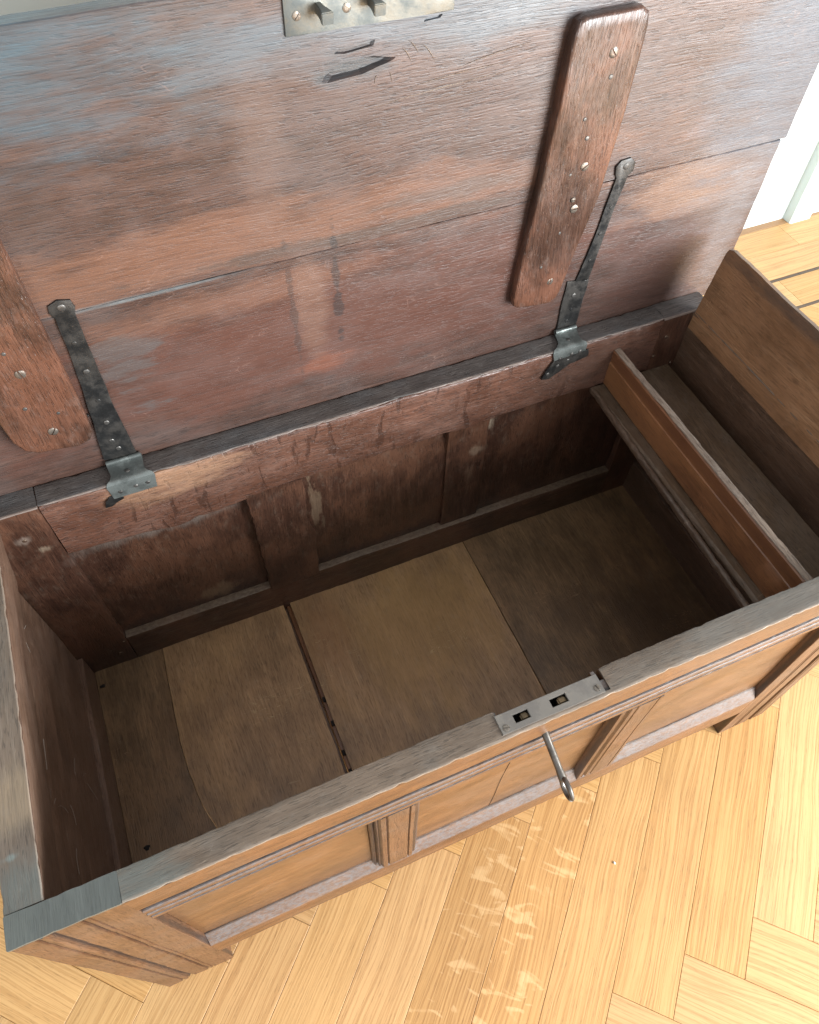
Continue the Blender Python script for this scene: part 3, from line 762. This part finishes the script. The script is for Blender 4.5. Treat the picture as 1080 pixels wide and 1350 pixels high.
# battens (thick strips that clamp the lid boards)
def batten(poly, seed):
    t = .017; pts = []
    for i, p in enumerate(poly):
        q = poly[(i + 1) % len(poly)]; k = max(1, int(math.dist(p, q) / .012))
        for j in range(k): pts.append((p[0] + (q[0] - p[0]) * j / k, p[1] + (q[1] - p[1]) * j / k))
    cx = sum(p[0] for p in pts) / len(pts); cs = sum(p[1] for p in pts) / len(pts)
    bm = bmesh.new(); rings = []
    lev = [(0, .0015), (.5, 0.0), (.86, .0003), (.95, .0013), (1.0, .0036), (1.0, .014), (1.0, .030)]
    hw = .045
    for (hh, ins) in lev:
        ring = []
        for (u, s) in pts:
            # inset sideways and at the ends
            sm, sM = min(p[1] for p in poly), max(p[1] for p in poly)
            du = (cx + (s - cs) * (.10 if poly is B2 else 0)) - u
            fu = max(-1, min(1, du / hw)); ee = min(abs(s - sm), abs(sM - s))
            uu = u + fu * ins
            ss = s + (ins if s < cs else -ins) * max(0, 1 - ee / .03)
            nn = noise.noise(Vector((u * 15 + seed, s * 15, hh)))
            ring.append(bm.verts.new(lidf(uu + .0008 * nn, ss, -.0008 + (t + .0008) * hh + (.0016 * noise.noise(Vector((uu * 25, ss * 14, seed))) if hh > .5 else 0))))
        rings.append(ring)
    n = len(pts)
    for a, b in zip(rings, rings[1:]):
        for i in range(n): bm.faces.new((a[i], a[(i + 1) % n], b[(i + 1) % n], b[i]))
    bm.faces.new(rings[-1]); bm.faces.new(rings[0])
    bmesh.ops.triangulate(bm, faces=[f for f in bm.faces if len(f.verts) > 8])
    return finish(bm, 'batten', m_batten, lid, 50)
B1 = [(.104, .150), (.106, .100), (.113, .082), (.128, .071), (.176, .0655), (.192, .070), (.200, .084), (.2015, .13), (.2015, .37), (.2015, .455), (.193, .468), (.120, .470), (.108, .458)]
B2 = [(.814, .108), (.816, .096), (.824, .090), (.860, .0850), (.880, .0835), (.889, .0895), (.893, .100), (.906, .16), (.927, .25), (.937, .36), (.941, .455), (.939, .468), (.930, .4745), (.857, .4735), (.848, .470), (.844, .455), (.832, .30)]
batten(B1, 3); batten(B2, 7)
ln = Vector(lidf(0, 0, 1)) - Vector(lidf(0, 0, 0))
for (u, s) in ((.155, .202), (.156, .103), (.158, .40), (.157, .30), (.900, .432), (.892, .297), (.889, .238), (.871, .125), (.884, .252)):
    h = disc('screw', lidf(u, s, .0164), ln, .0062 if (u, s) != (.884, .252) else .0036, .0018, m_screw, lid, slot=True, rot=u * 40 + s * 9)

for (u, s, r) in ((.903, .405, .0030), (.878, .360, .0024), (.887, .335, .0030), (.872, .290, .0022), (.867, .235, .0024), (.872, .205, .0028), (.852, .155, .0024), (.868, .135, .0026), (.150, .235, .0024), (.140, .150, .0026), (.172, .13, .0022), (.148, .33, .0026)):
    disc('nail', lidf(u, s, .0166), ln, r, .0011, m_screw2, lid, rot=u * 9)

# iron strap hinges: strap and nails on the lid, steel knuckle plate bent over the rim
def strap(poly, nails, steel, seed):
    st = plate('strap', poly, .0032, m_iron, lid, lidf, bevel=.0009, wob=.0016, step=.008, seed=seed)
    for (u, s, r) in nails: disc('nail', lidf(u, s, .003), ln, r, .0012, m_iron if r < .0034 else m_screw2, lid, rot=u * 9)
    return st
strap([(.193, .012), (.238, .008), (.236, .06), (.235, .12), (.236, .19), (.2375, .255), (.2405, .262), (.2385, .273), (.226, .277), (.214, .272), (.212, .262), (.2155, .253), (.211, .18), (.203, .09)],
      ((.2265, .266, .0045), (.223, .215, .003), (.222, .17, .0038), (.220, .12, .003), (.218, .08, .0036), (.214, .045, .0038), (.218, .028, .0036), (.200, .10, .002)), True, 1)
strap([(.9115, .006), (.948, .010), (.951, .06), (.9535, .094), (.914, .102), (.9125, .05)],
      ((.931, .072, .0040), (.932, .045, .0028), (.928, .023, .0030)), True, 2)
strap([(.929, .098), (.952, .096), (.958, .14), (.966, .20), (.976, .258), (.9835, .264), (.984, .276), (.975, .2845), (.961, .283), (.954, .275), (.956, .263), (.959, .258), (.950, .20), (.939, .14)],
      ((.970, .2735, .0046), (.953, .175, .0028), (.961, .215, .0026), (.946, .132, .0026)), True, 3)
def knuckle(x0, x1, xs0, xs1, drop, seed):
    """butterfly plate on the rim that bends over the inner edge"""
    bm = bmesh.new(); path = []
    # centre line in (y, z, half width fraction)
    W0 = (x1 - x0) / 2; W1_ = (xs1 - xs0) / 2; c0 = (x0 + x1) / 2; c1 = (xs0 + xs1) / 2
    st = [(D - .004, H + .0075, 0.0), (D - .008, H + .0052, .05), (.548, H + .0040, .15), (.542, H + .0034, .30), (.536, H + .003, .48), (.530, H + .0028, .72), (.5255, H + .0022, .93), (.5222, H + .0000, 1.0), (.5212, H - .004, 1.0), (.5208, H - .010, .96), (.5205, H - drop, .90)]
    rows = []
    for k, (y, z, f) in enumerate(st):
        shape = 1 - math.sin(min(1, f) * math.pi) * .20
        c = c0 + (c1 - c0) * f; hw = (W0 + (W1_ - W0) * f) * shape
        rows.append([bm.verts.new((c + hw * u, y, z + .0004 * noise.noise(Vector((u * 3, k, seed))))) for u in (-1, -.6, -.2, .2, .6, 1)])
    for a, b in zip(rows, rows[1:]):
        for i in range(5): bm.faces.new((a[i], a[i + 1], b[i + 1], b[i]))
    r = bmesh.ops.extrude_face_region(bm, geom=bm.faces[:])
    nv = [e for e in r['geom'] if isinstance(e, bmesh.types.BMVert)]
    for v in nv:
        if v.co.z > H - .0005: v.co.z -= .0022
        else: v.co.y += .0022
    o = finish(bm, 'hinge_plate', m_steel, chest, 40)
    for (u, y) in ((0, .539), ):
        disc('nail', (c0 + (c1 - c0) * .5, .5385, H + .0032), (0, 0, 1), .0032, .0010, m_screw2, o)
    for u in (-.55, .12, .62):
        disc('nail', (c1 + W1_ * u, .5204, H - .012 - .003 * (u < 0)), (0, -1, 0), .0030, .0010, m_screw2, o)
    # barrel of the joint
    bm = bmesh.new()
    tube(bm, [(c0 - W0 * .95 + (W0 * 1.9) * t, D - .0055, H + .0075) for t in (0, .34, .345, .66, .665, 1)], [.0042, .0042, .0036, .0036, .0042, .0042], 12)
    finish(bm, 'knuckle', m_steel, o)
    return o
knuckle(.193, .243, .186, .252, .026, 1)
knuckle(.908, .948, .888, .950, .018, 2)
# broken lower leaf of each hinge on the rail face
plate('hinge_tail', [(.172, -.040), (.176, -.028), (.184, -.020), (.198, -.022), (.201, -.031), (.190, -.035), (.181, -.041)], .0022, m_iron, chest, lambda u, v, w: (u, YI - w - .0012, H + v), step=.004, wob=.001)
plate('hinge_tail', [(.874, -.052), (.880, -.036), (.892, -.016), (.955, -.014), (.958, -.028), (.925, -.034), (.905, -.046), (.888, -.056)], .0024, m_iron, chest, lambda u, v, w: (u, YI - w - .0012, H + v), step=.004, wob=.0015)
for (u, v) in ((.884, -.043), (.900, -.030), (.918, -.024)):
    disc('nail', (u, YI - .0034, H + v), (0, -1, 0), .0032, .001, m_screw2, chest)

# latch plate on the lid, with its two pegs
lp = plate('latch_plate', [(.5215, .499), (.701, .498), (.7015, .531), (.522, .532)], .0022, m_brass, lid, lidf, bevel=.0006, step=.02, wob=.0004)
for (u, s) in ((.534, .516), (.585, .516), (.682, .516)):
    disc('screw', lidf(u, s, .0022), ln, .0044, .0009, m_screw, lid, slot=True, rot=u * 31)
for u in (.556, .6095):
    bm = bmesh.new()
    # tapered catch that leans down towards the lock
    secs = [(.000, .0030, .0050, .001), (.010, .0034, .0050, 0), (.018, .0050, .0055, -.001), (.023, .0062, .0056, -.002)]
    rings = []
    for (w, hu, hs, ds) in secs:
        rings.append([bm.verts.new(lidf(u + a * hu + w * .12, .519 + b * hs + ds, w + (0 if b > 0 else -.001))) for a, b in ((-1, -1), (1, -1), (1, 1), (-1, 1))])
    for a, b in zip(rings, rings[1:]):
        for i in range(4): bm.faces.new((a[i], a[(i + 1) % 4], b[(i + 1) % 4], b[i]))
    bm.faces.new(rings[0]); bm.faces.new(rings[-1])
    bmesh.ops.recalc_face_normals(bm, faces=bm.faces)
    bmesh.ops.bevel(bm, geom=bm.edges[:], offset=.0008, segments=2, affect='EDGES')
    finish(bm, 'catch', m_brass, lid)

# lock let into the front rail
def lock():
    xs = [lx0, .5535, .5725, .6010, .6220, lx1]; ys = [.0035, .0105, .0205, .0270]
    bm = bmesh.new(); V = {}
    for i, x in enumerate(xs):
        for j, y in enumerate(ys): V[i, j] = bm.verts.new((x, y, H + .0018))
    for i in range(5):
        for j in range(3):
            if j == 1 and i in (1, 3): continue
            bm.faces.new((V[i, j], V[i + 1, j], V[i + 1, j + 1], V[i, j + 1]))
    r = bmesh.ops.extrude_face_region(bm, geom=bm.faces[:])
    for v in [e for e in r['geom'] if isinstance(e, bmesh.types.BMVert)]: v.co.z -= .0028
    bmesh.ops.recalc_face_normals(bm, faces=bm.faces)
    te = [e for e in bm.edges if e.is_manifold and e.calc_face_angle(0) > 1.2 and e.verts[0].co.z > H + .001 and e.verts[1].co.z > H + .001]
    bmesh.ops.bevel(bm, geom=te, offset=.0005, segments=2, affect='EDGES')
    p = finish(bm, 'lock_plate', m_lockp, chest)
    plate('lock_case', [(lx0 + .006, .0062), (lx1 - .006, .0062), (lx1 - .006, .0262), (lx0 + .006, .0262)], .004, m_dark, p, topf(H - .030), bevel=0)
    sweep('case_wall', rrect(lx0 + .006, lx1 - .006, .0255, .0275, .0004, 1), 'z', H - .050, H - .0012, m_lockp, p, step=.05, wob=0, chip=0)
    for (a, b) in ((.5625, .5725), (.6110, .6220)):
        bm = bmesh.new(); bmesh.ops.create_cube(bm, size=1)
        for v in bm.verts: v.co = Vector(((a + b) / 2 + v.co.x * (b - a), .0155 + v.co.y * .0088, H - .010 + v.co.z * .016))
        bmesh.ops.bevel(bm, geom=bm.edges[:], offset=.0018, segments=3, affect='EDGES')
        finish(bm, 'bolt', m_bolt, p)
    for (x, y) in ((.5405, .0095), (.6600, .0110)):
        disc('screw', (x, y, H + .0018), (0, 0, 1), .0042, .0008, m_screw, p, slot=True, rot=x * 17)
lock()
# keyhole cut through the rail: round top, narrow slot below
bm = bmesh.new(); kp = [(.0060 * math.cos(t * math.pi / 8), .0060 * math.sin(t * math.pi / 8)) for t in range(-3, 12)] + [(-.0024, -.011), (.0024, -.011)]
fv = [bm.verts.new((.597 + x, -.012, .5635 + z)) for x, z in kp]; bv = [bm.verts.new((.597 + x, .024, .5635 + z)) for x, z in kp]
for i in range(len(kp)): bm.faces.new((fv[i], fv[(i + 1) % len(kp)], bv[(i + 1) % len(kp)], bv[i]))
bm.faces.new(fv); bm.faces.new(bv); bmesh.ops.recalc_face_normals(bm, faces=bm.faces)
me = bpy.data.meshes.new('cut'); bm.to_mesh(me); bm.free()
carve(rail, [link('cut', me)])
sweep('keyhole_lining', rrect(.588, .606, .548, .572, .001, 1), 'y', .0195, .0205, m_dark, chest, step=1, wob=0, chip=0)

# a nail and a worm-eaten knot in the bottom boards, fine cobweb threads on the left end
bm = bmesh.new(); tube(bm, [(0.0182, 0.4897, ZB - .002), (0.0202, 0.4907, ZB + .004), (0.0262, 0.4887, ZB + .006)], [.0022, .0020, .0032], 8)
finish(bm, 'bent_nail', m_screw2, chest)
plate('knot_hole', [(0.0399 + .0048 * math.cos(t) * (1 + .3 * math.sin(t * 3)), 0.1851 + .0042 * math.sin(t)) for t in [i * math.pi / 7 for i in range(14)]], .0012, m_dark, chest, topf(ZB + .0003), bevel=.0003)
bm = bmesh.new(); rc = random.Random(4)
for i in range(11):
    y = rc.uniform(.08, .44); z = rc.uniform(.22, .50); l = rc.uniform(.012, .045); a_ = rc.uniform(-1, 1.5); cv = rc.uniform(-.6, .6)
    pts = []
    for t in range(6):
        q = t / 5; yy = y + l * q * math.cos(a_ + cv * q); zz = z + l * q * math.sin(a_ + cv * q)
        xx = .0075 if zz < .474 else .0075 + (zz - .474) * .35 + .006
        pts.append((xx, yy, zz))
    tube(bm, pts, .00028, 4)
o = finish(bm, 'cobweb', m_web, chest); o['kind'] = 'stuff'

# pegs and nail heads in the framing
for (x, y, z, nx_, ny_, nz_, r) in ((.072, YI, .170, 0, -1, 0, .0038), (.055, YI, .56, 0, -1, 0, .003), (1.150, YI - .001, .505, 0, -1, 0, .002),
                                    (1.118, YI, .575, 0, -1, 0, .0034), (1.105, YI, .535, 0, -1, 0, .0030), (.088, YI, .205, 0, -1, 0, .003)):
    disc('peg', (x, y - .0004, z), (nx_, ny_, nz_), r, .0012, m_in_x, chest)

# ------------------------------------------------------------------ the key
bm = bmesh.new(); k0 = Vector((.597, .012, .5655)); k1 = Vector((.597, -.050, .5385)); kd = (k1 - k0).normalized()
n_ = 12
tube(bm, [k0 + (k1 - k0) * i / n_ for i in range(n_ + 1)], [.0048 if i < 4 else (.0045 if i < 11 else .0052) for i in range(n_ + 1)], 14)
ku = kd.cross(Vector((1, 0, 0))).normalized()
c = k1 + kd * .0115
ring = [c + kd * (.0130 * math.cos(t)) + ku * (.0100 * math.sin(t)) for t in [2 * math.pi * i / 28 for i in range(28)]]
tube(bm, ring, .0031, 10, close=True)
key = finish(bm, 'key', m_key, None, 60)
key['label'] = 'steel key with an oval ring bow stuck in the front lock of the chest'; key['category'] = 'key'

bm = bmesh.new(); bmesh.ops.create_icosphere(bm, subdivisions=2, radius=.0017)
for v in bm.verts: v.co = Vector((v.co.x * 1.0, v.co.y * 1.6, v.co.z * .6)) * (1 + .5 * noise.noise(v.co * 400)) + Vector((0.7723, -0.1219, .0012))
cr_ = finish(bm, 'plaster_crumb', m_wall, None); cr_['label'] = 'tiny white crumb lying on the oak floor below the key'; cr_['category'] = 'crumb'


print('PLANKS', sum(o.name.startswith('plank') for o in bpy.data.objects))
